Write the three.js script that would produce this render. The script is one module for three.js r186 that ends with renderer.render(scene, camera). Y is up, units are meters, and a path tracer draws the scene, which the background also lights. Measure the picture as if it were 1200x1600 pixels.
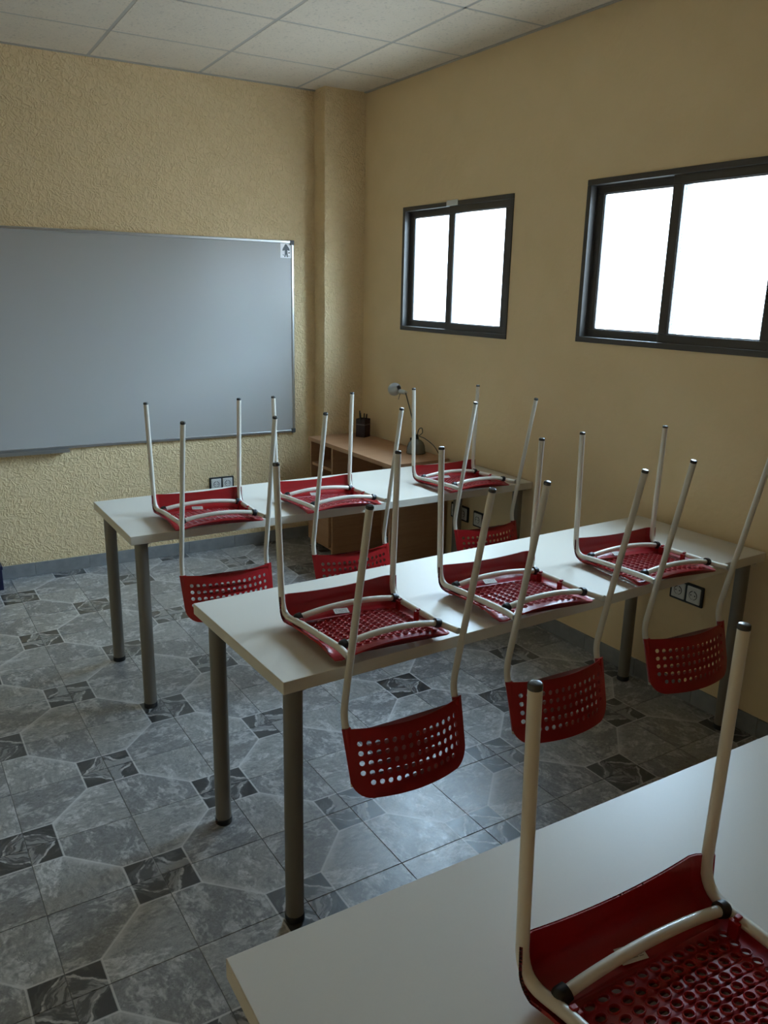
import * as THREE from 'three';
import { RoundedBoxGeometry } from 'three/addons/geometries/RoundedBoxGeometry.js';
import { mergeGeometries } from 'three/addons/utils/BufferGeometryUtils.js';
import { RectAreaLightUniformsLib } from 'three/addons/lights/RectAreaLightUniformsLib.js';

// ------------------------------------------------------------------ camera, sky, daylight, exposure
const V = (x, y, z) => new THREE.Vector3(x, y, z);
RectAreaLightUniformsLib.init();
const scene = new THREE.Scene();
const camera = new THREE.PerspectiveCamera(2 * Math.atan(800 / 1264.24) * 180 / Math.PI, 0.75, 0.05, 60);
camera.rotation.order = 'YXZ';
camera.position.set(-2.7623, 1.6518, 4.7989);
camera.rotation.set(-0.2671, -0.5652, 0.0217);
scene.add(camera);
const renderer = new THREE.WebGLRenderer({ antialias: true });
renderer.toneMapping = THREE.LinearToneMapping;
renderer.toneMappingExposure = 1.56;
renderer.shadowMap.enabled = true;
scene.background = new THREE.Color().setRGB(3.9, 4.3, 4.7);           // bright overcast sky
// the open sky above the roofs across the street: one long bright strip seen through both windows
const SKY = { color: new THREE.Color().setRGB(0.62, 0.90, 1.18), power: 26, w: 5.4, h: 2.3, at: [1.2, 3.0, 1.9], aim: [-1.0, 0.7, 1.9] };
{ const l = new THREE.RectAreaLight(SKY.color, SKY.power, SKY.w, SKY.h); l.position.set(...SKY.at); l.lookAt(...SKY.aim); l.name = 'sky_light'; scene.add(l); }
// warm daylight from the hallway, through the glazed door in the left wall beside the photographer
const HALL = { color: new THREE.Color().setRGB(1.0, 0.62, 0.28), power: 0.16, w: 0.78, h: 1.95, x: -3.735, y: 1.06, z: 5.15 };
{ const l = new THREE.RectAreaLight(HALL.color, HALL.power, HALL.w, HALL.h); l.position.set(HALL.x + 0.012, HALL.y, HALL.z); l.lookAt(0, HALL.y, HALL.z); l.name = 'hallway_light'; scene.add(l); }

// ------------------------------------------------------------------ helpers
const used = {};
function numbered(n) { used[n] = (used[n] ?? -1) + 1; return used[n] ? n + '_' + String(used[n]).padStart(3, '0') : n; }
function tag(o, label, category, group) { o.userData.label = label; o.userData.category = category; if (group) o.userData.group = group; return o; }
function thing(name, label, category, pos = [0, 0, 0], turn = 0, group) {
  const o = new THREE.Group(); o.name = numbered(name); o.position.set(...pos); o.rotation.y = turn; scene.add(o);
  return tag(o, label, category, group);
}
function structure(name) { const o = new THREE.Group(); o.name = name; o.userData.kind = 'structure'; scene.add(o); return o; }
function part(name, geo, mat, parent, label) {
  const g = Array.isArray(geo) ? (geo.length > 1 ? mergeGeometries(geo.map(clean)) : geo[0]) : geo;
  const m = new THREE.Mesh(g, mat); m.name = name; m.castShadow = m.receiveShadow = true;
  if (label) m.userData.label = label;
  parent.add(m); return m;
}
function clean(g) {
  let q = g.index ? g.toNonIndexed() : g.clone();
  for (const k of Object.keys(q.attributes)) if (!['position', 'normal', 'uv'].includes(k)) q.deleteAttribute(k);
  if (!q.attributes.uv) q.setAttribute('uv', new THREE.Float32BufferAttribute(new Float32Array(q.attributes.position.count * 2), 2));
  return q;
}
// box from corner to corner, edges rounded by r
function box(x0, x1, y0, y1, z0, z1, r = 0.0015, seg = 1) {
  const w = Math.abs(x1 - x0), h = Math.abs(y1 - y0), d = Math.abs(z1 - z0);
  const g = r > 0 ? new RoundedBoxGeometry(w, h, d, seg, Math.min(r, w / 2.1, h / 2.1, d / 2.1)) : new THREE.BoxGeometry(w, h, d);
  g.translate((x0 + x1) / 2, (y0 + y1) / 2, (z0 + z1) / 2);
  return g;
}
// uv in metres from the position, chosen by the way each face looks
function uvMetres(g, s = 1, ox = 0, oy = 0) {
  const p = g.attributes.position, n = g.attributes.normal, uv = new Float32Array(p.count * 2);
  for (let i = 0; i < p.count; i++) {
    const ax = Math.abs(n.getX(i)), ay = Math.abs(n.getY(i)), az = Math.abs(n.getZ(i));
    const [a, b] = ay >= ax && ay >= az ? [p.getX(i), p.getZ(i)] : ax >= az ? [p.getZ(i), p.getY(i)] : [p.getX(i), p.getY(i)];
    uv[2 * i] = a * s + ox; uv[2 * i + 1] = b * s + oy;
  }
  g.setAttribute('uv', new THREE.BufferAttribute(uv, 2));
  return g;
}
// a tube along straight runs whose corners are rounded
function tube(pts, radii, r, seg = 48, sides = 14) {
  const c = new THREE.CurvePath(); let at = pts[0].clone();
  for (let i = 1; i < pts.length; i++) {
    if (i === pts.length - 1) { c.add(new THREE.LineCurve3(at, pts[i])); break; }
    const R = radii[i] ?? 0.01, a = pts[i].clone().lerp(pts[i - 1], Math.min(0.49, R / pts[i].distanceTo(pts[i - 1]))), b = pts[i].clone().lerp(pts[i + 1], Math.min(0.49, R / pts[i].distanceTo(pts[i + 1])));
    c.add(new THREE.LineCurve3(at, a)); c.add(new THREE.QuadraticBezierCurve3(a, pts[i], b)); at = b;
  }
  return new THREE.TubeGeometry(c, seg, r, sides, false);
}
function rodBetween(a, b, r0, r1, sides = 16, caps = true) {
  const d = b.clone().sub(a), g = new THREE.CylinderGeometry(r1, r0, d.length(), sides, 1, !caps);
  g.applyQuaternion(new THREE.Quaternion().setFromUnitVectors(V(0, 1, 0), d.clone().normalize()));
  const m = a.clone().add(b).multiplyScalar(0.5); g.translate(m.x, m.y, m.z); return g;
}
// ---- noise
function rng(seed) { let s = seed | 0; return () => { s = (s + 0x6d2b79f5) | 0; let t = Math.imul(s ^ (s >>> 15), 1 | s); t = (t + Math.imul(t ^ (t >>> 7), 61 | t)) ^ t; return ((t ^ (t >>> 14)) >>> 0) / 4294967296; }; }
function hash(x, y, s) { let h = Math.imul(x, 374761393) ^ Math.imul(y, 668265263) ^ Math.imul(s, 1274126177); h = Math.imul(h ^ (h >>> 13), 1274126177); return ((h ^ (h >>> 16)) >>> 0) / 4294967296; }
function vnoise(x, y, s, per = 0) {
  const ix = Math.floor(x), iy = Math.floor(y), fx = x - ix, fy = y - iy, u = fx * fx * (3 - 2 * fx), v = fy * fy * (3 - 2 * fy);
  const w = per ? (a) => ((a % per) + per) % per : (a) => a;
  const a = hash(w(ix), w(iy), s), b = hash(w(ix + 1), w(iy), s), c = hash(w(ix), w(iy + 1), s), d = hash(w(ix + 1), w(iy + 1), s);
  return a + (b - a) * u + (c - a) * v + (a - b - c + d) * u * v;
}
function fbm(x, y, s, oct = 4, per = 0) { let a = 0.5, t = 0, n = 0; for (let i = 0; i < oct; i++) { t += a * vnoise(x, y, s + i * 17, per); n += a; x *= 2; y *= 2; per *= 2; a *= 0.5; } return t / n; }
function texture(n, fn, srgb = true) {
  const d = new Uint8Array(n * n * 4);
  for (let j = 0; j < n; j++) for (let i = 0; i < n; i++) {
    const c = fn((i + 0.5) / n, (j + 0.5) / n), k = 4 * (j * n + i);
    for (let q = 0; q < 3; q++) d[k + q] = Math.max(0, Math.min(255, Math.round((Array.isArray(c) ? c[q] : c) * 255)));
    d[k + 3] = 255;
  }
  const t = new THREE.DataTexture(d, n, n); t.wrapS = t.wrapT = THREE.RepeatWrapping; t.magFilter = THREE.LinearFilter; t.minFilter = THREE.LinearMipmapLinearFilter; t.generateMipmaps = true;
  if (srgb) t.colorSpace = THREE.SRGBColorSpace; t.needsUpdate = true; return t;
}
const mix = (a, b, t) => a.map((q, i) => q + (b[i] - q) * t), sm = THREE.MathUtils.smoothstep, clamp = THREE.MathUtils.clamp;
const std = (o) => new THREE.MeshStandardMaterial(o);
const rgb = (r, g, b) => new THREE.Color().setRGB(r, g, b);

// ------------------------------------------------------------------ materials
// drip-textured plaster: worm-like drops about a centimetre across, 0.6 m per repeat
const plasterBump = texture(768, (u, v) => {
  const P = 44, x = u * P, y = v * P, wx = x + 1.6 * (fbm(x * 0.5, y * 0.5, 5, 2, P / 2) - 0.5), wy = y + 1.6 * (fbm(x * 0.5, y * 0.5, 9, 2, P / 2) - 0.5);
  const a = vnoise(wx, wy, 21, P), b = vnoise(wx * 2, wy * 2, 33, P * 2);
  const rg = 1 - Math.abs(2 * a - 1); return 0.55 * sm(rg + 0.3 * (b - 0.5), 0.45, 0.98) + 0.4 * b + 0.05 * hash(Math.floor(u * 768), Math.floor(v * 768), 3);
}, false);
const fineBump = texture(512, (u, v) => 0.6 * fbm(u * 60, v * 60, 41, 3, 60) + 0.4 * sm(vnoise(u * 30, v * 30, 44, 30), 0.45, 0.85), false);
const wallTone = texture(512, (u, v) => { const t = fbm(u * 6, v * 6, 61, 5, 6); return mix([0.90, 0.798, 0.618], [0.922, 0.822, 0.652], t); });
const M = {};
M.wallBack = std({ map: wallTone, roughness: 0.85, bumpMap: plasterBump, bumpScale: 0.0048 });
M.wallSide = std({ map: wallTone, roughness: 0.8, bumpMap: fineBump, bumpScale: 0.0012 });
M.grout = std({ color: rgb(0.2, 0.205, 0.21), roughness: 0.8 });
const ceilBump = texture(512, (u, v) => 0.5 * fbm(u * 48, v * 48, 71, 3, 48) + 0.5 * (1 - sm(vnoise(u * 90, v * 90, 72, 90), 0.72, 0.86)), false);
M.ceilingTiles = [0, 1, 2].map((k) => std({ map: texture(256, (u, v) => { const t = fbm(u * 8, v * 8, 80 + k, 4, 8), s = sm(vnoise(u * 70, v * 70, 90 + k, 70), 0.76, 0.88); const b = 0.905 - 0.012 * k + 0.03 * (t - 0.5) - 0.07 * s; return [b, b * 0.945, b * 0.865]; }), roughness: 0.92, bumpMap: ceilBump, bumpScale: 0.0008 }));
M.rail = std({ color: rgb(0.46, 0.43, 0.38), roughness: 0.5 });
M.skirting = [0, 1].map((k) => std({ map: texture(256, (u, v) => { const t = fbm(u * 9, v * 9, 101 + k, 5, 9); return mix([0.47, 0.475, 0.48], [0.57, 0.575, 0.58], t); }), roughness: 0.4 }));
M.tableTop = new THREE.MeshPhysicalMaterial({ map: texture(256, (u, v) => { const t = 0.005 * hash(Math.floor(u * 256), Math.floor(v * 256), 7); return [0.845 + t, 0.815 + t, 0.76 + t]; }), roughness: 0.36, specularIntensity: 0.5 });
M.tableLeg = std({ color: rgb(0.215, 0.19, 0.155), roughness: 0.42, metalness: 0.35 });
M.black = std({ color: rgb(0.012, 0.012, 0.013), roughness: 0.42 });
M.whiteTube = std({ color: rgb(0.74, 0.69, 0.59), roughness: 0.3 });
M.red = new THREE.MeshPhysicalMaterial({ color: rgb(0.36, 0.010, 0.013), roughness: 0.3, bumpMap: fineBump, bumpScale: 0.0002 });
M.glide = std({ color: rgb(0.05, 0.05, 0.052), roughness: 0.25 });
M.board = std({ map: texture(256, (u, v) => { const t = fbm(u * 5, v * 5, 121, 4, 5); const b = 0.70 + 0.012 * t; return [b * 0.995, b * 0.985, b * 0.965]; }), roughness: 0.24 });
M.aluminium = std({ color: rgb(0.56, 0.57, 0.57), roughness: 0.32, metalness: 0.9 });
M.greyPlastic = std({ color: rgb(0.10, 0.10, 0.10), roughness: 0.5 });
M.windowFrame = std({ color: rgb(0.075, 0.068, 0.062), roughness: 0.45, metalness: 0.3 });
const hammer = texture(512, (u, v) => {
  const P = 26, x = u * P, y = v * P, ix = Math.floor(x), iy = Math.floor(y); let d1 = 9, d2 = 9;
  for (let a = -1; a < 2; a++) for (let b = -1; b < 2; b++) { const cx = (((ix + a) % P) + P) % P, cy = (((iy + b) % P) + P) % P, px = ix + a + 0.15 + 0.7 * hash(cx, cy, 131), py = iy + b + 0.15 + 0.7 * hash(cx, cy, 132), d = Math.hypot(px - x, py - y); if (d < d1) { d2 = d1; d1 = d; } else if (d < d2) d2 = d; }
  const e = sm(d2 - d1, 0.0, 0.35); return [1, 0.62 + 0.34 * (1 - e), 1];
}, false);
M.glass = new THREE.MeshPhysicalMaterial({ color: rgb(0.93, 0.96, 0.97), transmission: 1, thickness: 0, roughness: 0.44, roughnessMap: hammer, bumpMap: hammer, bumpScale: 0.0006, ior: 1.5 });
M.beech = std({ map: texture(512, (u, v) => { const g = fbm(u * 3 + 0.4 * fbm(u * 2, v * 2, 141, 3, 2), v * 60, 142, 4), t = fbm(u * 30, v * 220, 143, 2); return mix([0.66, 0.49, 0.36], [0.77, 0.60, 0.46], 0.7 * g + 0.3 * t); }), roughness: 0.42 });
M.socketWhite = std({ color: rgb(0.74, 0.74, 0.71), roughness: 0.35 });
M.socketHole = std({ color: rgb(0.06, 0.06, 0.06), roughness: 0.6 });
M.silver = std({ color: rgb(0.50, 0.53, 0.54), roughness: 0.28, metalness: 0.45 });
M.lampBase = std({ color: rgb(0.22, 0.22, 0.19), roughness: 0.2, metalness: 0.5 });
M.lampArm = std({ color: rgb(0.10, 0.09, 0.08), roughness: 0.35, metalness: 0.6 });
M.cup = std({ color: rgb(0.028, 0.010, 0.016), roughness: 0.35 });
M.cupBand = std({ color: rgb(0.20, 0.16, 0.17), roughness: 0.5 });
M.navy = std({ color: rgb(0.008, 0.010, 0.045), roughness: 0.5 });
M.paper = std({ map: texture(128, (u, v) => { const l = v > 0.18 && v < 0.82 && (v * 9) % 1 < 0.42 && hash(Math.floor(u * 22), Math.floor(v * 9), 5) > 0.25 && u > 0.1 && u < 0.9; return l ? [0.52, 0.5, 0.48] : [0.86, 0.84, 0.8]; }), roughness: 0.7 });
M.tagWhite = std({ color: rgb(0.72, 0.72, 0.70), roughness: 0.5 });

// printed floor tiles: marbled grey halves parted by a pale diagonal, a dark torn-marble square in two opposite corners
const Q = 0.284;
function floorPrint(seed) {
  return texture(576, (u, v) => {
    const warp = 0.10 * (fbm(u * 5, v * 5, seed, 4) - 0.5), x = u + warp, y = v + 0.10 * (fbm(u * 5, v * 5, seed + 50, 4) - 0.5);
    const dark = (u < Q && v < Q) || (u > 1 - Q && v > 1 - Q);
    let c;
    if (dark) {
      const s = seed + (u < Q ? 3 : 9), a = u < Q ? u / Q : (1 - u) / Q, b = u < Q ? v / Q : (1 - v) / Q;
      const wob = 0.42 * (fbm(a * 2.2, b * 2.2, s, 4) - 0.5), f = b - (0.84 - 0.62 * a) + wob, run = a - 0.5 * b;
      const streak = fbm(f * 6.5 + 7, run * 1.6 + 2 * wob, s + 30, 4), fine = fbm(f * 22, run * 5, s + 37, 3);
      c = f > 0 ? mix([0.20, 0.205, 0.215], [0.36, 0.365, 0.37], 0.8 * sm(streak, 0.5, 0.72)) : mix([0.27, 0.275, 0.285], [0.60, 0.605, 0.61], 0.9 * sm(streak + 0.45 * (fine - 0.5), 0.34, 0.62));
      const width = 0.035 + 0.075 * fbm(a * 4, b * 4, s + 41, 2) ; c = mix(c, [0.80, 0.805, 0.81], 0.8 * (1 - sm(Math.abs(f + 0.03), width * 0.35, width)) * sm(fbm(a * 5, b * 5, s + 44, 3), 0.28, 0.5));
      c = c.map((k) => k + 0.06 * (fbm(u * 60, v * 60, s + 40, 3) - 0.5));
    } else {
      const half = u > v, t = fbm(x * 5 + 0.5 * y, y * 9, seed + 100, 7), f = fbm(x * 30, y * 44, seed + 120, 4), g = fbm(u * 100, v * 100, seed + 150, 3);
      const base = half ? [0.515, 0.52, 0.53] : [0.61, 0.615, 0.615];
      c = mix(base, [0.88, 0.885, 0.89], 0.55 * sm(t + 0.35 * (f - 0.5), 0.46, 0.74)); c = mix(c, [0.45, 0.455, 0.46], 0.5 * sm(fbm(x * 12, y * 19, seed + 170, 6), 0.53, 0.76));
      c = c.map((k) => k + 0.20 * (f - 0.5) + 0.12 * (g - 0.5));
      const crack = 1 - Math.abs(2 * fbm(x * 6, y * 11, seed + 190, 5) - 1); c = mix(c, [0.36, 0.365, 0.37], 0.55 * sm(crack, 0.962, 0.995) * sm(f, 0.35, 0.6));
      const dd = Math.abs(u - v) / Math.SQRT2, along = Math.min(u, v) > Q * 0.6 && Math.max(u, v) < 1 - Q * 0.6;
      if (along) { c = mix(c, [0.82, 0.825, 0.83], 0.6 * (1 - sm(dd, 0.0, 0.07 + 0.06 * f)) * (half ? 0.2 : 1)); c = mix(c, [0.84, 0.845, 0.85], 0.7 * (1 - sm(dd, 0.006, 0.013))); }
    }
    const line = (a, b) => (b < Q + 0.012 ? 1 - sm(Math.abs(a - Q), 0.006, 0.012) : 0), L = Math.max(line(u, v), line(v, u), line(1 - u, 1 - v), line(1 - v, 1 - u));
    c = mix(c, [0.84, 0.845, 0.85], 0.85 * L); return [c[0] * 1.005, c[1] * 0.995, c[2] * 0.985];
  });
}
const glaze = texture(256, (u, v) => [1, 0.55 + 0.35 * fbm(u * 12, v * 12, 201, 4, 12), 1], false);
M.floorTiles = [301, 417, 555, 689].map((s) => new THREE.MeshPhysicalMaterial({ map: floorPrint(s), roughness: 0.46, roughnessMap: glaze, ior: 1.55, clearcoat: 0.8, clearcoatRoughness: 0.38, bumpMap: fineBump, bumpScale: 0.00012 }));

// ------------------------------------------------------------------ the room
const H = 2.81, LEFT = -3.75, REAR = 6.4, SLANT = 0.0314, BACK_TURN = -Math.atan(SLANT);   // the back wall is a little out of square
const backDir = V(Math.cos(Math.atan(SLANT)), 0, Math.sin(Math.atan(SLANT)));
const onBack = (x, y, d = 0) => V(x, y, SLANT * x).add(V(-backDir.z, 0, backDir.x).multiplyScalar(d));
function clip(poly, a, b, c) {           // keep a x + b z <= c
  const out = [];
  poly.forEach((p, i) => { const q = poly[(i + 1) % poly.length], dp = a * p[0] + b * p[1] - c, dq = a * q[0] + b * q[1] - c; if (dp <= 0) out.push(p); if ((dp < 0 && dq > 0) || (dp > 0 && dq < 0)) { const t = dp / (dp - dq); out.push([p[0] + t * (q[0] - p[0]), p[1] + t * (q[1] - p[1])]); } });
  return out;
}
// a slab over a convex outline (x, z): face at y1, chamfered rim, sides down to y0
function slab(poly, y0, y1, rim, uvOf) {
  const c = [0, 1].map((k) => poly.reduce((s, p) => s + p[k], 0) / poly.length), up = y1 > y0 ? 1 : -1, pos = [], uv = [];
  const inner = poly.map((p) => { const dx = c[0] - p[0], dz = c[1] - p[1], l = Math.hypot(dx, dz) || 1; return [p[0] + dx / l * rim * 1.41, p[1] + dz / l * rim * 1.41]; });
  const put = (...vs) => vs.forEach(([x, y, z]) => { pos.push(x, y, z); uv.push(...uvOf(x, z)); });
  const area = poly.reduce((s, p, i) => { const q = poly[(i + 1) % poly.length]; return s + p[0] * q[1] - q[0] * p[1]; }, 0), flip = (area > 0) === (up > 0);
  const tri = (a, b, d) => (flip ? put(a, d, b) : put(a, b, d)), n = poly.length;
  for (let i = 1; i + 1 < n; i++) tri([inner[0][0], y1, inner[0][1]], [inner[i][0], y1, inner[i][1]], [inner[i + 1][0], y1, inner[i + 1][1]]);
  for (let i = 0; i < n; i++) {
    const j = (i + 1) % n, yr = y1 - up * rim;
    const quad = (a, b, d, e) => { tri(a, b, d); tri(a, d, e); };
    quad([inner[i][0], y1, inner[i][1]], [poly[i][0], yr, poly[i][1]], [poly[j][0], yr, poly[j][1]], [inner[j][0], y1, inner[j][1]]);
    quad([poly[i][0], yr, poly[i][1]], [poly[i][0], y0, poly[i][1]], [poly[j][0], y0, poly[j][1]], [poly[j][0], yr, poly[j][1]]);
  }
  const g = new THREE.BufferGeometry(); g.setAttribute('position', new THREE.Float32BufferAttribute(pos, 3)); g.setAttribute('uv', new THREE.Float32BufferAttribute(uv, 2)); g.computeVertexNormals(); return g;
}
// --- floor
{
  const floor = structure('floor'), T = 0.3143, FX = -2.2239, FZ = 0.2713, gap = 0.001, pick = rng(11);
  part('screed', box(LEFT - 0.2, 0.25, -0.2, -0.0016, -0.45, REAR + 0.2, 0), M.grout, floor);
  const kinds = {};                                             // uv turns so that dark corners meet at every other crossing
  const uvKind = (i, j, u, v) => { const ei = ((i % 2) + 2) % 2, ej = ((j % 2) + 2) % 2; return !ei && !ej ? [v, u] : ei && ej ? [1 - v, 1 - u] : !ei ? [u, 1 - v] : [1 - u, v]; };
  const i0 = Math.floor((LEFT - FX) / T), i1 = Math.ceil(-FX / T), j0 = Math.floor((-0.15 - FZ) / T), j1 = Math.floor((5.3 - FZ) / T);
  for (let i = i0; i < i1; i++) for (let j = j0; j < j1; j++) {
    const x0 = FX + i * T, z0 = FZ + j * T, mat = M.floorTiles[Math.floor(pick() * 4)];
    let full = [[gap, gap], [T - gap, gap], [T - gap, T - gap], [gap, T - gap]], p = full.map(([a, b]) => [a + x0, b + z0]);
    p = clip(p, 1, 0, 0); p = clip(p, -1, 0, -LEFT); p = clip(p, SLANT, -1, 0);   // cut at the walls
    if (p.length < 3) continue;
    const whole = p.length === 4 && Math.abs(p.reduce((s, q, k) => { const r = p[(k + 1) % 4]; return s + q[0] * r[1] - r[0] * q[1]; }, 0) / 2) > (T - 3 * gap) ** 2;
    const key = (((i % 2) + 2) % 2) * 2 + (((j % 2) + 2) % 2), uvOf = (x, z) => uvKind(i, j, x / T, z / T);
    const geo = whole ? (kinds[key] ??= slab(full, -0.006, 0, 0.0008, uvOf)) : slab(p.map(([a, b]) => [a - x0, b - z0]), -0.006, 0, 0.0008, uvOf);
    part('tile', geo, mat, floor).position.set(x0, 0, z0);
  }
}
// --- ceiling: square panels laid in a grid of metal rails, in line with the back wall
{
  const ceiling = structure('ceiling'), S = 0.6, TX = -0.4077, TZ = 0.498, g = 0.0075, pick = rng(23);
  const toWorld = (a, b) => [TX + a - b * SLANT, TZ + b + a * SLANT];
  part('slab', box(LEFT - 0.2, 0.25, H + 0.02, H + 0.2, -0.45, REAR + 0.2, 0), M.wallSide, ceiling);
  let shared;
  for (let i = -6; i <= 0; i++) for (let j = -1; j < 9; j++) {
    let loc = [[i * S + g, j * S + g], [(i + 1) * S - g, j * S + g], [(i + 1) * S - g, (j + 1) * S - g], [i * S + g, (j + 1) * S - g]], p = loc.map((q) => toWorld(...q));
    p = clip(p, 1, 0, -0.004); p = clip(p, SLANT, -1, -0.006); p = clip(p, -1, 0, -LEFT); p = clip(p, 0, 1, REAR);
    if (p.length < 3) continue;
    const o = toWorld(i * S, j * S), uvOf = (x, z) => [(x + o[0] - TX) / S, (z + o[1] - TZ) / S];
    part('panel', slab(p.map(([x, z]) => [x - o[0], z - o[1]]), H + 0.012, H, 0.002, uvOf), M.ceilingTiles[Math.floor(pick() * 3)], ceiling).position.set(o[0], 0, o[1]);
  }
  const strip = (a, b, w) => { const d = [b[0] - a[0], b[1] - a[1]], l = Math.hypot(...d), n = [-d[1] / l * w / 2, d[0] / l * w / 2]; let p = [[a[0] + n[0], a[1] + n[1]], [b[0] + n[0], b[1] + n[1]], [b[0] - n[0], b[1] - n[1]], [a[0] - n[0], a[1] - n[1]]]; p = clip(p, 1, 0, 0); p = clip(p, SLANT, -1, 0); p = clip(p, -1, 0, -LEFT); return p.length > 2 ? slab(p, H + 0.016, H + 0.0012, 0.0005, () => [0, 0]) : null; };
  for (let i = -5; i <= 0; i++) { const s = strip(toWorld(i * S, -0.7), toWorld(i * S, 5.9), 0.021); if (s) part('rail', s, M.rail, ceiling); }
  for (let j = 0; j < 10; j++) { const s = strip(toWorld(-3.6, j * S), toWorld(0.6, j * S), 0.021); if (s) part('rail', s, M.rail, ceiling); }
  part('edge_angle', box(-0.016, 0, H - 0.006, H + 0.004, 0, REAR, 0), M.rail, ceiling);
  const e = part('edge_angle', box(-3.8, 0, H - 0.006, H + 0.004, 0, 0.014, 0), M.rail, ceiling); e.rotation.y = BACK_TURN;
}
// --- walls
const WIN = [{ z0: 0.588, z1: 1.569, y0: 1.425, y1: 2.122 }, { z0: 2.056, z1: 3.037, y0: 1.445, y1: 2.136 }];
{
  const back = structure('wall_back');
  const w = part('plaster', uvMetres(box(LEFT - 0.3, 0.25, -0.1, H + 0.1, -0.2, 0, 0), 1 / 0.6), M.wallBack, back); w.rotation.y = BACK_TURN;
  const col = structure('column_corner');
  const c = part('plaster', uvMetres(box(-0.2776, 0.02, 0, H + 0.012, -0.01, 0.142, 0.006, 3), 1 / 0.6, 0.3), M.wallBack, col); c.rotation.y = BACK_TURN;
  const right = structure('wall_right'), sh = new THREE.Shape([[-0.3, -0.1], [REAR + 0.2, -0.1], [REAR + 0.2, H + 0.1], [-0.3, H + 0.1]].map((p) => new THREE.Vector2(...p)));
  for (const q of WIN) sh.holes.push(new THREE.Path([[q.z0, q.y0], [q.z1, q.y0], [q.z1, q.y1], [q.z0, q.y1]].map((p) => new THREE.Vector2(...p))));
  const g = new THREE.ExtrudeGeometry(sh, { depth: 0.11, bevelEnabled: false }); g.rotateY(-Math.PI / 2); g.translate(0.11, 0, 0);
  part('plaster', uvMetres(g, 1 / 0.8), M.wallSide, right);
  part('plaster', uvMetres(box(LEFT - 0.2, LEFT, -0.1, H + 0.1, -0.4, REAR + 0.2, 0), 1 / 0.8), M.wallSide, structure('wall_left'));
  part('plaster', uvMetres(box(LEFT - 0.2, 0.22, -0.1, H + 0.1, REAR, REAR + 0.2, 0), 1 / 0.8), M.wallSide, structure('wall_rear'));
}
// --- glazed door to the hallway (behind the photographer)
{
  const d = structure('door_1'), { x, y, z, w, h } = HALL, x0 = LEFT - 0.01, x1 = LEFT + 0.03, a = 0.07, yb = y - h / 2, yt = y + h / 2;
  part('door_frame', [box(x0, x1, 0.0, yb, z - w / 2 - a, z + w / 2 + a, 0.003), box(x0, x1, yt, yt + a, z - w / 2 - a, z + w / 2 + a, 0.003), box(x0, x1, yb, yt, z - w / 2 - a, z - w / 2, 0.003), box(x0, x1, yb, yt, z + w / 2, z + w / 2 + a, 0.003)], M.beech, d);
  part('pane', box(LEFT + 0.004, x + 0.004, yb, yt, z - w / 2, z + w / 2, 0), std({ color: 0x8a8478, roughness: 0.6, emissive: HALL.color, emissiveIntensity: 0.12 }), d);
  part('handle', [rodBetween(V(x1 - 0.005, 1.0, z - w / 2 - 0.035), V(x1 + 0.045, 1.0, z - w / 2 - 0.035), 0.009, 0.009, 12), rodBetween(V(x1 + 0.042, 1.0, z - w / 2 - 0.04), V(x1 + 0.042, 1.0, z - w / 2 + 0.08), 0.008, 0.008, 12)], M.aluminium, d);
}
// --- skirting tiles
{
  const L = 0.305, hgt = 0.078, th = 0.009;
  const back = structure('baseboard_back'); let k = 0;
  for (let x = -2.086 - 4 * L; x < -0.278; x += L) {
    const a = Math.max(x + 0.0004, LEFT), b = Math.min(x + L - 0.0004, -0.279), m = part('tile', uvMetres(box(0, b - a, 0, hgt, 0, th, 0.0015), 3, 0.37 * k), M.skirting[k++ % 2], back);
    m.position.copy(onBack(a, 0)); m.rotation.y = BACK_TURN;
  }
  const right = structure('baseboard_right');
  for (let z = 0.15; z < REAR; z += L) { const m = part('tile', uvMetres(box(-th, 0, 0, hgt, 0, L - 0.002, 0.0015), 3, 0.41 * k), M.skirting[k++ % 2], right); m.position.set(0, 0, z); }
  const cl = structure('baseboard_column');
  const a = part('tile', uvMetres(box(-0.2776 - th, -0.2776, 0, hgt, 0, 0.142 + th, 0.0015), 3), M.skirting[0], cl); a.rotation.y = BACK_TURN;
  const b = part('tile', uvMetres(box(-0.2776, -0.01, 0, hgt, 0.142, 0.142 + th, 0.0015), 3), M.skirting[1], cl); b.rotation.y = BACK_TURN;
}
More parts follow.
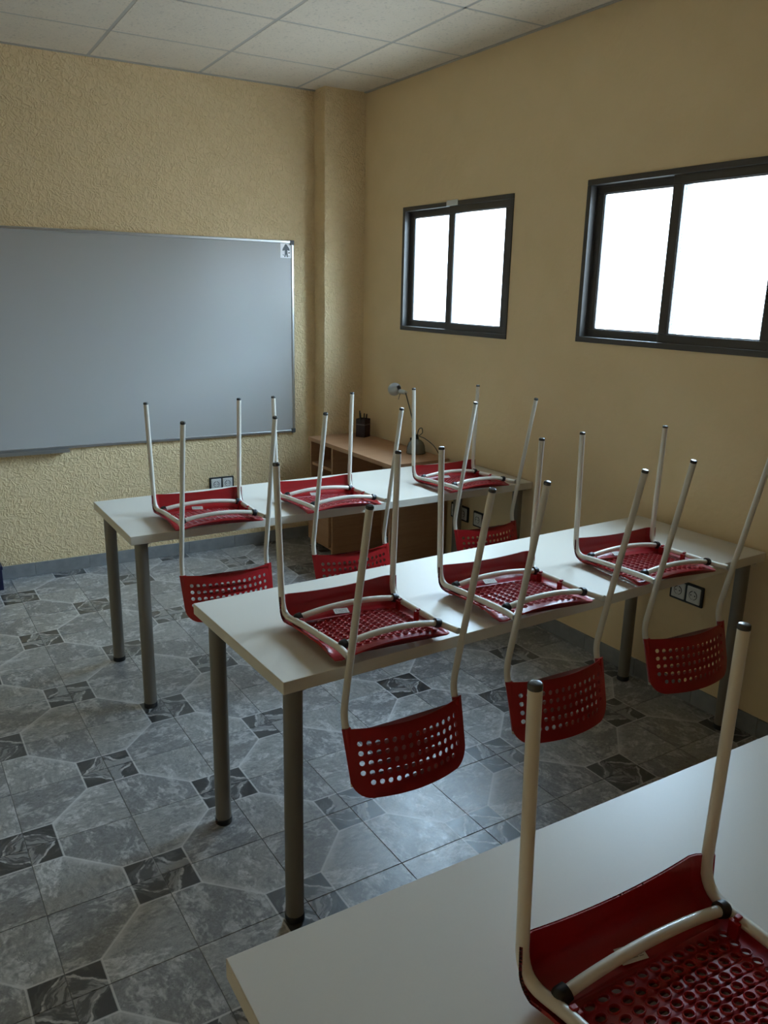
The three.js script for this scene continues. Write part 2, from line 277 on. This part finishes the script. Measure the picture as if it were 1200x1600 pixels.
// --- sliding windows with hammered glass
WIN.forEach((q, n) => {
  const w = structure('window_' + (n + 1)), f = 0.024, zc = (q.z0 + q.z1) / 2 + (n ? -0.012 : -0.022);
  const ring = (x0, x1, z0, z1, y0, y1, a, b, r) => [box(x0, x1, y0, y0 + b, z0, z1, r), box(x0, x1, y1 - b, y1, z0, z1, r), box(x0, x1, y0 + b, y1 - b, z0, z0 + a, r), box(x0, x1, y0 + b, y1 - b, z1 - a, z1, r)];
  part('frame', [...ring(-0.006, 0.058, q.z0, q.z1, q.y0, q.y1, f, f, 0.002), ...ring(0.0275, 0.0305, q.z0 + f, q.z1 - f, q.y0 + f, q.y1 - f, 0.006, 0.008, 0)], M.windowFrame, w);
  const sash = (x0, x1, z0, z1) => {
    const a = 0.046, y0 = q.y0 + f - 0.004, y1 = q.y1 - f + 0.004, s = part('sash', [...ring(x0, x1, z0, z1, y0, y1, a, 0.038, 0.003), ...ring(x0 + 0.004, x1 - 0.004, z0 + a - 0.002, z1 - a + 0.002, y0 + 0.036, y1 - 0.036, 0.006, 0.006, 0.001)], M.windowFrame, w);
    const xm = (x0 + x1) / 2; part('pane', uvMetres(box(xm - 0.0005, xm + 0.0005, y0 + 0.034, y1 - 0.034, z0 + a - 0.004, z1 - a + 0.004, 0), 1 / 0.32), M.glass, s);
  };
  sash(0.034, 0.054, q.z0 + f - 0.004, zc + 0.03);     // outer track
  sash(0.004, 0.024, zc - 0.026, q.z1 - f + 0.004);    // inner track, nearer to the room
  if (n) return;
  const t = thing('sticker', 'small white tag stuck over the top edge of the smaller-looking window by the corner', 'sticker', [-0.0075, 2.112, 1.07]);
  part('tag', box(-0.0015, 0.0015, -0.013, 0.016, -0.05, 0.05, 0.001), M.tagWhite, t);
});

// ------------------------------------------------------------------ tables
function makeTable() {
  const t = new THREE.Group(), L = 2.0, D = 0.592, y = 0.74, th = 0.034, e = 0.0512;
  part('tabletop', uvMetres(box(-L, 0, y - th, y, -D, 0, 0.0018, 2), 2), M.tableTop, t);
  for (const x of [-L + e, -e]) for (const z of [-D + e, -e]) {
    const leg = part('leg', [rodBetween(V(x, 0.012, z), V(x, y - th - 0.004, z), 0.025, 0.025, 28), rodBetween(V(x, y - th - 0.005, z), V(x, y - th, z), 0.045, 0.045, 24)], M.tableLeg, t);
    part('foot_cap', new THREE.LatheGeometry([[0, 0], [0.0255, 0], [0.0268, 0.003], [0.0268, 0.017], [0.0252, 0.020]].map((p) => new THREE.Vector2(...p)), 24).translate(x, 0, z), M.black, leg);
  }
  return t;
}
const table0 = makeTable();
function placeTable(x, z, turn, label) { const t = used.classroom_table === undefined ? table0 : table0.clone(); t.name = numbered('classroom_table'); t.position.set(x, 0, z); t.rotation.y = turn; scene.add(t); return tag(t, label, 'table', 'long white classroom tables'); }
placeTable(-0.012, 1.8512, -0.003, 'long white table with grey round legs nearest the whiteboard, three chairs upturned on it');
placeTable(-0.0161, 3.1336, 0.0268, 'long white table with grey round legs between the other two, its corner clear in front');
placeTable(-0.4523, 4.5313, -0.0202, 'white tabletop nearest the camera, carrying a single upturned red chair');

// ------------------------------------------------------------------ chairs, upside down: y = 0 is the tabletop, z points to the backrest
// a sheet pierced by holes, laid on a curved surface: at(u, v) gives the middle of the sheet
function sheet(outline, holes, thick, at) {
  const e = 1e-4, nrm = (u, v) => { const a = at(u + e, v).sub(at(u - e, v)), b = at(u, v + e).sub(at(u, v - e)); return a.cross(b).normalize(); };
  const c2 = outline.map((p) => new THREE.Vector2(...p)), h2 = holes.map((h) => h.map((p) => new THREE.Vector2(...p)));
  if (THREE.ShapeUtils.isClockWise(c2)) c2.reverse();
  h2.forEach((h) => { if (!THREE.ShapeUtils.isClockWise(h)) h.reverse(); });
  const all = [...c2, ...h2.flat()], tris = THREE.ShapeUtils.triangulateShape(c2, h2), pos = [], nor = [], idx = [];
  const P = all.map((p) => at(p.x, p.y)), N = all.map((p) => nrm(p.x, p.y)), n = all.length;
  for (const s of [1, -1]) for (let i = 0; i < n; i++) { const q = P[i].clone().addScaledVector(N[i], s * thick / 2); pos.push(q.x, q.y, q.z); nor.push(N[i].x * s, N[i].y * s, N[i].z * s); }
  for (const [a, b, c] of tris) idx.push(a, b, c, n + a, n + c, n + b);
  let off = 0;
  for (const ring of [c2, ...h2]) {
    const m = ring.length, base = pos.length / 3;
    for (let i = 0; i < m; i++) {
      const k = off + i, tang = P[off + (i + 1) % m].clone().sub(P[off + (i + m - 1) % m]), w = tang.cross(N[k]).normalize();
      for (const s of [1, -1]) { const q = P[k].clone().addScaledVector(N[k], s * thick / 2); pos.push(q.x, q.y, q.z); nor.push(w.x, w.y, w.z); }
    }
    for (let i = 0; i < m; i++) { const a = base + 2 * i, b = base + 2 * ((i + 1) % m); idx.push(a, a + 1, b, b, a + 1, b + 1); }
    off += m;
  }
  const g = new THREE.BufferGeometry(); g.setAttribute('position', new THREE.Float32BufferAttribute(pos, 3)); g.setAttribute('normal', new THREE.Float32BufferAttribute(nor, 3));
  g.setAttribute('uv', new THREE.Float32BufferAttribute(all.concat(all).flatMap((p) => [p.x * 4, p.y * 4]).concat(new Array((pos.length / 3 - 2 * n) * 2).fill(0)), 2)); g.setIndex(idx); return g;
}
const oval = (cx, cy, rx, ry, n = 14) => Array.from({ length: n }, (_, i) => [cx + rx * Math.cos(i / n * 2 * Math.PI), cy + ry * Math.sin(i / n * 2 * Math.PI)]);
function dense(poly, step) { const o = []; poly.forEach((p, i) => { const q = poly[(i + 1) % poly.length], n = Math.max(1, Math.round(Math.hypot(q[0] - p[0], q[1] - p[1]) / step)); for (let k = 0; k < n; k++) o.push([p[0] + (q[0] - p[0]) * k / n, p[1] + (q[1] - p[1]) * k / n]); }); return o; }

function makeChair() {
  const c = new THREE.Group(), R = 0.0092;
  // seat surface: v runs from the rear edge (0) along the seat, round the front bend and up the front flap
  const zr = 0.126, bend = 0.052, zb = -0.152, flat = zr - zb, arc = bend * Math.PI / 2;
  const at = (u, v) => {
    const s = Math.abs(u), arch = v < flat ? 0.010 + 0.012 * (1 - v / flat) ** 1.4 : 0.010 - 0.006 * Math.min(1, (v - flat) / arc), lipped = s < 0.148 ? 0.0035 + arch * (1 - (s / 0.148) ** 2) : 0.0035 + 0.019 * ((s - 0.148) / 0.032) ** 1.6, lift = THREE.MathUtils.lerp(0.005 + 0.021 * (1 - (s / 0.18) ** 2), lipped, sm(v, 0.0, 0.11));
    let z, y, nz, ny, k;
    if (v < flat) { z = zr - v; y = 0.0015 + 0.011 * (1 - v / flat); nz = 0; ny = 1; k = 1; }
    else if (v < flat + arc) { const a = (v - flat) / bend; z = zb - bend * Math.sin(a); y = 0.0015 + bend * (1 - Math.cos(a)); nz = Math.sin(a); ny = Math.cos(a); k = 1; }
    else { z = zb - bend - 0.06 * (v - flat - arc); y = 0.0015 + bend + (v - flat - arc); nz = 1; ny = 0; k = 1; }
    const f = v / flat, wide = f < 0.9 ? 0.975 + 0.045 * f / 0.9 : Math.min(1.058, 1.02 + 0.3 * (f - 0.9));
    return V(u * wide, y + ny * lift * k, z + nz * lift * k);
  };
  const half = 0.18, vb = flat - 0.012, flapTop = (u) => flat + arc + 0.034 - 0.008 * (1 - (u / half) ** 2);
  const holes = [], rims = [];
  for (let r = 0; r < 12; r++) for (let k = 0; k < 13; k++) { const v = 0.034 + r * 0.0194, u = (k - 6) * 0.0236; holes.push(oval(u, v, 0.0078, 0.0063)); rims.push([u, v]); }
  const rear = Array.from({ length: 25 }, (_, i) => { const u = -half + i / 24 * 2 * half, d = Math.abs(u) / half; return [u, 0.0 + 0.012 * Math.max(0, (d - 0.86) / 0.14) ** 2]; });
  const geo = [sheet(dense([...rear, [half, vb], [-half, vb]], 0.012), holes, 0.0042, at)];
  // front bend and flap: a grid, so that the bend is round
  const nu = 32, nv = 22, pos = [], nor = [], idx = [], uvs = [], e = 1e-4;
  for (const s of [1, -1]) for (let j = 0; j <= nv; j++) for (let i = 0; i <= nu; i++) {
    const u = -half + 2 * half * i / nu, v = vb + (flapTop(u) - vb) * j / nv, n = at(u + e, v).sub(at(u - e, v)).cross(at(u, v + e).sub(at(u, v - e))).normalize(), p = at(u, v).addScaledVector(n, s * 0.0021);
    pos.push(p.x, p.y, p.z); nor.push(n.x * s, n.y * s, n.z * s); uvs.push(u * 4, v * 4);
  }
  const W = nu + 1, NN = W * (nv + 1);
  for (let j = 0; j < nv; j++) for (let i = 0; i < nu; i++) { const a = j * W + i, b = a + 1, d = a + W, f = d + 1; idx.push(a, b, f, a, f, d, NN + a, NN + f, NN + b, NN + a, NN + d, NN + f); }
  const edge = (list) => { for (let i = 0; i + 1 < list.length; i++) { const a = list[i], b = list[i + 1]; idx.push(a, NN + a, b, b, NN + a, NN + b); } };
  edge(Array.from({ length: W }, (_, i) => nv * W + i)); edge(Array.from({ length: nv + 1 }, (_, j) => j * W)); edge(Array.from({ length: nv + 1 }, (_, j) => j * W + nu));
  const flap = new THREE.BufferGeometry(); flap.setAttribute('position', new THREE.Float32BufferAttribute(pos, 3)); flap.setAttribute('normal', new THREE.Float32BufferAttribute(nor, 3)); flap.setAttribute('uv', new THREE.Float32BufferAttribute(uvs, 2)); flap.setIndex(idx);
  geo.push(flap);
  for (const [u, v] of rims) {                                    // raised rims round the holes
    const n = at(u + e, v).sub(at(u - e, v)).cross(at(u, v + e).sub(at(u, v - e))).normalize(), sgn = n.y > 0 ? 1 : -1, prof = [[0.96, 0.0021], [1.0, 0.0040], [1.2, 0.0040], [1.32, 0.0019]], q = [], ix = [], K = 14;
    for (let i = 0; i < K; i++) for (const [m, h] of prof) { const a = i / K * 2 * Math.PI, p = at(u + 0.0077 * m * Math.cos(a), v + 0.0062 * m * Math.sin(a)).addScaledVector(n, sgn * h); q.push(p.x, p.y, p.z); }
    for (let i = 0; i < K; i++) for (let k = 0; k < 3; k++) { const a = i * 4 + k, b = ((i + 1) % K) * 4 + k; sgn > 0 ? ix.push(a, a + 1, b + 1, a, b + 1, b) : ix.push(a, b + 1, a + 1, a, b, b + 1); }
    const g = new THREE.BufferGeometry(); g.setAttribute('position', new THREE.Float32BufferAttribute(q, 3)); g.setIndex(ix); g.computeVertexNormals(); geo.push(g);
  }
  const seat = part('seat', geo, M.red, c);
  // frame
  const xf = (z) => z < -0.125 ? 0.167 + (-0.125 - z) * 0.2 : 0.167 - (z + 0.125) * 0.0444, yf = (z) => 0.0295 + (z + 0.19) * 0.048, zj = 0.168;
  const rearPts = (s) => [V(s * 0.1718, 0.449, 0.265), V(s * 0.1695, -0.114, 0.149), V(s * 0.169, -0.165, 0.164)];
  for (const s of [-1, 1]) {
    const leg = part('front_leg', tube([V(s * 0.192, 0.459, -0.193), V(s * 0.1805, 0.0295, -0.190), V(s * xf(-0.11), yf(-0.11), -0.11), V(s * xf(0.105), yf(0.105), 0.105), V(s * 0.1655, yf(zj), zj)], { 1: 0.055, 2: 0.03, 3: 0.03 }, R, 84), M.whiteTube, c);
    const d1 = V(s * 0.0125, 0.4335, -0.003).normalize(), tip = V(s * 0.192, 0.459, -0.193);
    cap(tip, d1, leg);
    const rp = rearPts(s), rl = part('rear_leg', [tube(rp, { 1: 0.035 }, R, 64), rodBetween(rp[2], V(s * 0.169, -0.295, 0.199), R * 0.7, R * 0.5, 10)], M.whiteTube, c);
    cap(rp[0], rp[0].clone().sub(rp[1]).normalize(), rl);
    for (const z of [-0.112, -0.008]) part('clip', [box(s * (xf(z) - 0.0125), s * (xf(z) - 0.001), yf(z) + 0.004, yf(z) + 0.0108, z - 0.0045, z + 0.0045, 0.002), box(s * (xf(z) - 0.013) - 0.004, s * (xf(z) - 0.013) + 0.004, 0.006, yf(z) + 0.004, z - 0.0085, z + 0.0085, 0.0015)], M.red, seat);
  }
  function cap(p, d, parent) {
    const q = new THREE.LatheGeometry([[0, 0.0065], [0.0072, 0.0065], [0.0093, 0.005], [0.0096, 0.0], [0.0096, -0.0015], [0.0092, -0.002]].map((a) => new THREE.Vector2(...a)).reverse(), 18);
    q.applyQuaternion(new THREE.Quaternion().setFromUnitVectors(V(0, 1, 0), d)); q.translate(p.x, p.y, p.z);
    part('foot_cap', q, M.glide, parent);
  }
  for (const z of [-0.137, 0.1]) {                               // bowed bars across the seat, black sleeves at their ends
    const y0 = yf(z) + 0.002, xe = xf(z) - 0.006, P = [];
    for (let i = 0; i <= 20; i++) { const t = i / 10 - 1; P.push(V(t * xe, y0 + 0.017 * (1 - t * t) ** 0.9, z)); }
    const bar = part('crossbar', new THREE.TubeGeometry(new THREE.CatmullRomCurve3(P), 40, 0.0085, 14), M.whiteTube, c);
    for (const s of [-1, 1]) {
      const a = V(s * (xe - 0.016), y0 + 0.0055, z), b = V(s * (xe - 0.005), y0 + 0.0025, z);
      part('sleeve', [rodBetween(a, b, 0.0122, 0.0132, 18), new THREE.SphereGeometry(0.0132, 14, 10).translate(b.x, b.y, b.z)], M.black, bar);
    }
  }
  // backrest: bowed, pierced by five rows of holes, sleeved on the tubes
  const top = -0.146, hgt = 0.172, hw = 0.184, bow = 0.041;
  const bat = (u, v) => V(u, top - v - 0.004 * (1 - (u / hw) ** 2), 0.166 + 0.27 * v + bow * (1 - (u / hw) ** 2));
  const out = [[-hw, 0], [hw, 0]], rc = 0.05;
  for (let i = 0; i <= 8; i++) { const a = i / 8 * Math.PI / 2; out.push([hw - 0.006 - rc + rc * Math.cos(a), hgt - rc + rc * Math.sin(a)]); }
  for (let i = 0; i <= 8; i++) { const a = Math.PI / 2 + i / 8 * Math.PI / 2; out.push([-hw + 0.006 + rc + rc * Math.cos(a), hgt - rc + rc * Math.sin(a)]); }
  const bh = [];
  for (let r = 0; r < 5; r++) for (let k = 0; k < 14; k++) if (r < 4 || (k > 0 && k < 13)) bh.push(oval((k - 6.5) * 0.0224, 0.037 + r * 0.0242, 0.0066, 0.0066, 16));
  const rimRod = (s) => tube([bat(s * hw * 0.992, 0.002), bat(s * hw * 0.985, 0.06), bat(s * hw * 0.975, hgt - 0.05)], {}, 0.0062, 10, 10);
  part('backrest', [sheet(dense(out, 0.014), bh, 0.003, bat), ...[-1, 1].map((s) => rodBetween(V(s * 0.169, -0.148, 0.164), V(s * 0.166, -0.285, 0.200), 0.0112, 0.0085, 14))], M.red, c);
  // paper label under the front bar
  const lab = box(-0.022, 0.022, -0.0004, 0.0004, -0.012, 0.012, 0), p0 = at(-0.012, flat - 0.0), m = part('paper_label', lab, M.paper, seat);
  m.position.set(-0.014, 0.0235, -0.152); m.rotation.set(0.25, -0.15, 0);
  return c;
}
const chair0 = makeChair();
const CHAIRS = [
  [-1.6904, 3.0628, -0.0119, 'red chair upturned at the clear corner of the middle table, back hanging over bare floor'],
  [-1.1616, 3.0782, -0.0500, 'red chair upturned in the middle of the middle table, between two other chairs'],
  [-0.5751, 3.0753, -0.0769, 'red chair upturned on the middle table, its back hanging below the double wall socket'],
  [-1.6734, 1.7938, -0.0537, 'red chair upturned on the far table, in front of the wall socket under the whiteboard'],
  [-1.1247, 1.8035, -0.0248, 'red chair upturned on the far table, in front of the open shelf of the desk'],
  [-0.3844, 1.7859, -0.0170, 'red chair upturned on the far table, its leg crossing the silver desk lamp'],
  [-1.9514, 4.3571, -0.0352, 'large red chair upturned on the nearest table, white paper label showing under its seat'],
];
CHAIRS.forEach(([x, z, turn, label], i) => {
  const c = i ? chair0.clone() : chair0; c.name = numbered('chair'); c.position.set(x, 0.7402, z); c.rotation.y = turn; scene.add(c);
  tag(c, label, 'chair', 'red chairs upturned on the tables');
});

// ------------------------------------------------------------------ whiteboard
{
  const b = thing('whiteboard', 'wide white dry-erase board in a thin aluminium frame on the back wall', 'whiteboard', onBack(-0.43, 0.738).toArray(), BACK_TURN), W = 2.42, h = 1.2, f = 0.016;
  part('writing_surface', uvMetres(box(-W + 0.006, -0.006, 0.006, h - 0.006, 0.002, 0.014, 0.001), 0.5), M.board, b);
  part('frame', [box(-W, 0, 0, f, 0, 0.02, 0.003), box(-W, 0, h - f, h, 0, 0.02, 0.003), box(-W, -W + f, f, h - f, 0, 0.02, 0.003), box(-f, 0, f, h - f, 0, 0.02, 0.003)], M.aluminium, b);
  for (const x of [-W, 0]) for (const y of [0, h]) part('corner_cap', box(x - (x ? 0.003 : 0.026), x + (x ? 0.026 : 0.003), y - (y ? 0.026 : 0.003), y + (y ? 0.003 : 0.026), 0.0, 0.0215, 0.004, 2), M.greyPlastic, b);
  part('pen_tray', [box(-2.05, -1.42, -0.014, -0.010, 0, 0.062, 0.001), box(-2.05, -1.42, -0.014, 0.004, 0.059, 0.063, 0.001), box(-2.05, -1.42, -0.014, 0.012, 0.0, 0.003, 0.001)], M.aluminium, b);
  const cv = document.createElement('canvas'); cv.width = 160; cv.height = 192; const g = cv.getContext('2d');
  g.fillStyle = '#ffffff'; g.fillRect(0, 0, 160, 192); g.fillStyle = '#3c4040';
  g.beginPath(); g.moveTo(82, 10); g.bezierCurveTo(98, 14, 104, 30, 116, 44); g.bezierCurveTo(136, 62, 142, 84, 134, 96); g.lineTo(104, 88); g.lineTo(108, 140); g.lineTo(112, 178); g.lineTo(92, 178); g.lineTo(84, 140); g.lineTo(76, 178); g.lineTo(58, 178); g.lineTo(64, 134); g.lineTo(66, 90); g.lineTo(32, 98); g.bezierCurveTo(26, 80, 40, 56, 54, 44); g.bezierCurveTo(62, 30, 66, 12, 82, 10); g.fill();
  g.beginPath(); g.ellipse(130, 122, 12, 9, 0, 0, 7); g.fill(); g.fillStyle = '#9fa4a2'; g.beginPath(); g.ellipse(126, 164, 14, 6, 0, 0, 7); g.fill(); g.beginPath(); g.ellipse(44, 152, 12, 8, 0.5, 0, 7); g.fill();
  const tx = new THREE.CanvasTexture(cv); tx.colorSpace = THREE.SRGBColorSpace;
  part('printed_sticker', box(-0.088, -0.017, h - 0.104, h - 0.017, 0.0135, 0.0148, 0), std({ map: tx, roughness: 0.35 }), b, 'white sticker with a dark figure');
}
// ------------------------------------------------------------------ wall sockets
function socketThing(name, label, n, pos, turn) {                   // black surround, n white modules 75 mm wide; faces +z
  const t = thing(name, label, 'socket', pos, turn, 'black-rimmed wall sockets'), w = 0.075, x0 = -n * w / 2;
  const sh = new RoundedBoxGeometry(n * w + 0.012, 0.089, 0.011, 3, 0.005); sh.translate(0, 0, 0.0055); part('surround', sh, M.black, t);
  for (let i = 0; i < n; i++) {
    const cx = x0 + (i + 0.5) * w, s = part('module', new RoundedBoxGeometry(0.066, 0.070, 0.010, 3, 0.0045).translate(cx, 0, 0.0095), M.socketWhite, t);
    part('recess', new THREE.CylinderGeometry(0.0195, 0.0195, 0.001, 28).rotateX(Math.PI / 2).translate(cx, 0, 0.0147), M.socketHole, s);
    part('socket_floor', [new THREE.CylinderGeometry(0.0165, 0.0165, 0.001, 24).rotateX(Math.PI / 2).translate(cx, -0.001, 0.0152), box(cx - 0.003, cx + 0.003, -0.021, -0.013, 0.0145, 0.017, 0.001), box(cx - 0.003, cx + 0.003, 0.013, 0.021, 0.0145, 0.017, 0.001)], M.socketWhite, s);
    for (const k of [-1, 1]) part('pin_hole', new THREE.CylinderGeometry(0.003, 0.003, 0.001, 12).rotateX(Math.PI / 2).translate(cx + k * 0.0095, 0, 0.0159), M.socketHole, s);
  }
  return t;
}
socketThing('wall_socket', 'double wall socket with a black rim on the back wall just below the whiteboard', 2, onBack(-0.941, 0.437).toArray(), BACK_TURN);
socketThing('wall_socket', 'double wall socket with a black rim under the right end of the middle table', 2, [0, 0.471, 2.81], -Math.PI / 2);
socketThing('wall_socket', 'double wall socket under the far table, beside the end of the wooden desk', 2, [0, 0.440, 1.262], -Math.PI / 2);
socketThing('wall_socket', 'single wall socket with a black rim under the far table, nearer than its double neighbour', 1, [0, 0.437, 1.432], -Math.PI / 2);

// ------------------------------------------------------------------ wooden desk with an open shelf and a drawer unit
{
  const d = thing('desk', 'beech-coloured wooden desk with an open shelf, standing along the window wall in the corner', 'desk'), y = 0.73, X = -0.41, z0 = 0.152, z1 = 1.15, zu = 0.462, t = 0.02, wood = (g) => uvMetres(g, 1.4);
  part('desktop', wood(box(X, -0.012, y - 0.025, y, z0, z1, 0.0015)), M.beech, d);
  for (const [a, b] of [[z0 + 0.002, z0 + 0.02], [zu - 0.018, zu], [z1 - 0.03, z1 - 0.008]]) part('side_panel', wood(box(X + 0.012, -0.016, 0, y - 0.025, a, b, 0.001)), M.beech, d);
  part('back_panel', wood(box(-0.034, -0.018, 0.1, y - 0.026, z0 + 0.02, z1 - 0.03, 0.001)), M.beech, d);
  part('shelf', wood(box(X + 0.02, -0.035, 0.548, 0.566, z0 + 0.02, zu - 0.018, 0.001)), M.beech, d);
  part('shelf', wood(box(X + 0.014, -0.035, 0.408, 0.426, z0 + 0.02, zu - 0.018, 0.001)), M.beech, d);
  part('base_panel', wood(box(X + 0.02, -0.035, 0.03, 0.048, z0 + 0.02, zu - 0.018, 0.001)), M.beech, d);
  const door = part('door', wood(box(X - 0.004, X + 0.012, 0.052, 0.402, z0 + 0.006, zu - 0.022, 0.0015)), M.beech, d);
  part('handle', box(X - 0.018, X - 0.004, 0.372, 0.384, zu - 0.125, zu - 0.075, 0.003), M.greyPlastic, door);
}
// ------------------------------------------------------------------ desk lamp
{
  const L = thing('desk_lamp', 'silver desk lamp with a round head and domed foot on the wooden desk', 'lamp', [-0.092, 0.73, 0.925]);
  part('base', new THREE.LatheGeometry([[0, 0], [0.056, 0], [0.058, 0.006], [0.055, 0.014], [0.0545, 0.028], [0.051, 0.046], [0.043, 0.064], [0.030, 0.077], [0.018, 0.084], [0.012, 0.094], [0, 0.095]].map((p) => new THREE.Vector2(...p)), 36), M.lampBase, L);
  part('collar', [new THREE.CylinderGeometry(0.013, 0.017, 0.026, 20).translate(0, 0.098, 0), box(-0.022, 0.022, 0.066, 0.09, -0.036, -0.02, 0.004)], M.black, L);
  const arm = part('arm', tube([V(0, 0.10, 0), V(0, 0.17, -0.035), V(0, 0.25, -0.075), V(-0.004, 0.345, -0.122)], { 1: 0.03, 2: 0.03 }, 0.0034, 40, 8), M.lampArm, L);
  part('joint', new THREE.SphereGeometry(0.0075, 14, 10).translate(0, 0.183, -0.043), M.black, arm);
  const head = part('lamp_shade', new THREE.LatheGeometry([[0.012, 0.045], [0.019, 0.036], [0.032, 0.020], [0.038, 0.0], [0.0385, -0.018], [0.037, -0.024], [0.0355, -0.018], [0.035, 0.0], [0.028, 0.016], [0, 0.03]].map((p) => new THREE.Vector2(...p)).reverse(), 30), M.silver, L);
  head.position.set(-0.012, 0.353, -0.222); head.rotation.set(1.28, 0, 0.1);
  part('lamp_neck', rodBetween(V(-0.008, 0.345, -0.17), V(-0.004, 0.342, -0.118), 0.015, 0.011, 16), M.silver, L);
  part('switch_stem', rodBetween(V(-0.012, 0.338, -0.165), V(-0.018, 0.296, -0.176), 0.0022, 0.0018, 8), M.greyPlastic, L);
  const cable = new THREE.CatmullRomCurve3([V(0, 0.10, 0.004), V(0.004, 0.145, 0.02), V(0.006, 0.155, 0.044), V(0.004, 0.13, 0.055), V(0, 0.108, 0.030), V(0.004, 0.10, 0.08), V(0.02, 0.065, 0.155), V(0.035, 0.014, 0.20), V(0.045, 0.0035, 0.214)]);
  part('cable', new THREE.TubeGeometry(cable, 80, 0.0028, 7), M.lampArm, L);
}
// ------------------------------------------------------------------ pen cup and pens
{
  const c = thing('pen_cup', 'dark maroon square pen cup at the far end of the wooden desk', 'cup', [-0.088, 0.73, 0.305], 0.5), s = 0.034, h = 0.118;
  part('body', [box(-s, s, 0, 0.004, -s, s, 0.001), box(-s, -s + 0.003, 0, h, -s, s, 0.001), box(s - 0.003, s, 0, h, -s, s, 0.001), box(-s, s, 0, h, -s, -s + 0.003, 0.001), box(-s, s, 0, h, s - 0.003, s, 0.001)], M.cup, c);
  part('printed_band', [box(-s - 0.0005, s + 0.0005, h * 0.66, h * 0.72, s, s + 0.0006, 0), box(-s - 0.0006, -s, h * 0.66, h * 0.72, -s, s, 0)], M.cupBand, c, 'pale printed band');
  const kinds = [['dark pen leaning left in the maroon cup', 0x14141a], ['blue-black pen standing at the back of the maroon cup', 0x171c33], ['dark brown pencil in the middle of the maroon cup', 0x2b1a12], ['black marker leaning towards the wall in the maroon cup', 0x0c0c0d]];
  [[-0.018, 0.012, -0.10, 0.04, 0.155], [-0.004, -0.016, -0.05, -0.06, 0.162], [-0.008, 0.014, 0.02, 0.05, 0.150], [0.016, 0.0, 0.09, -0.02, 0.142]].forEach(([x, z, rx, rz, len], i) => {
    const p = thing('pen', kinds[i][0], 'pen', [-0.088 + x, 0.7345, 0.305 + z]); p.rotation.set(rz, 0, -rx);
    const m = std({ color: kinds[i][1], roughness: 0.4 });
    part('barrel', rodBetween(V(0, 0, 0), V(0, len * 0.7, 0), 0.003, 0.0042, 10), m, p); part('pen_cap', rodBetween(V(0, len * 0.7, 0), V(0, len, 0), 0.0048, 0.0038, 10), m, p);
  });
}
// ------------------------------------------------------------------ box at the left edge
{
  const b = thing('storage_box', 'dark navy box on the floor against the back wall at the left edge', 'box', [-2.276, 0, -0.056]);
  part('body', box(-0.36, -0.004, 0, 0.118, 0.004, 0.168, 0.004, 2), M.navy, b); part('lid', box(-0.364, 0, 0.118, 0.14, 0, 0.172, 0.004, 2), M.navy, b);
}
scene.traverse((o) => { if (o.isMesh) o.castShadow = o.receiveShadow = true; });
renderer.render(scene, camera);
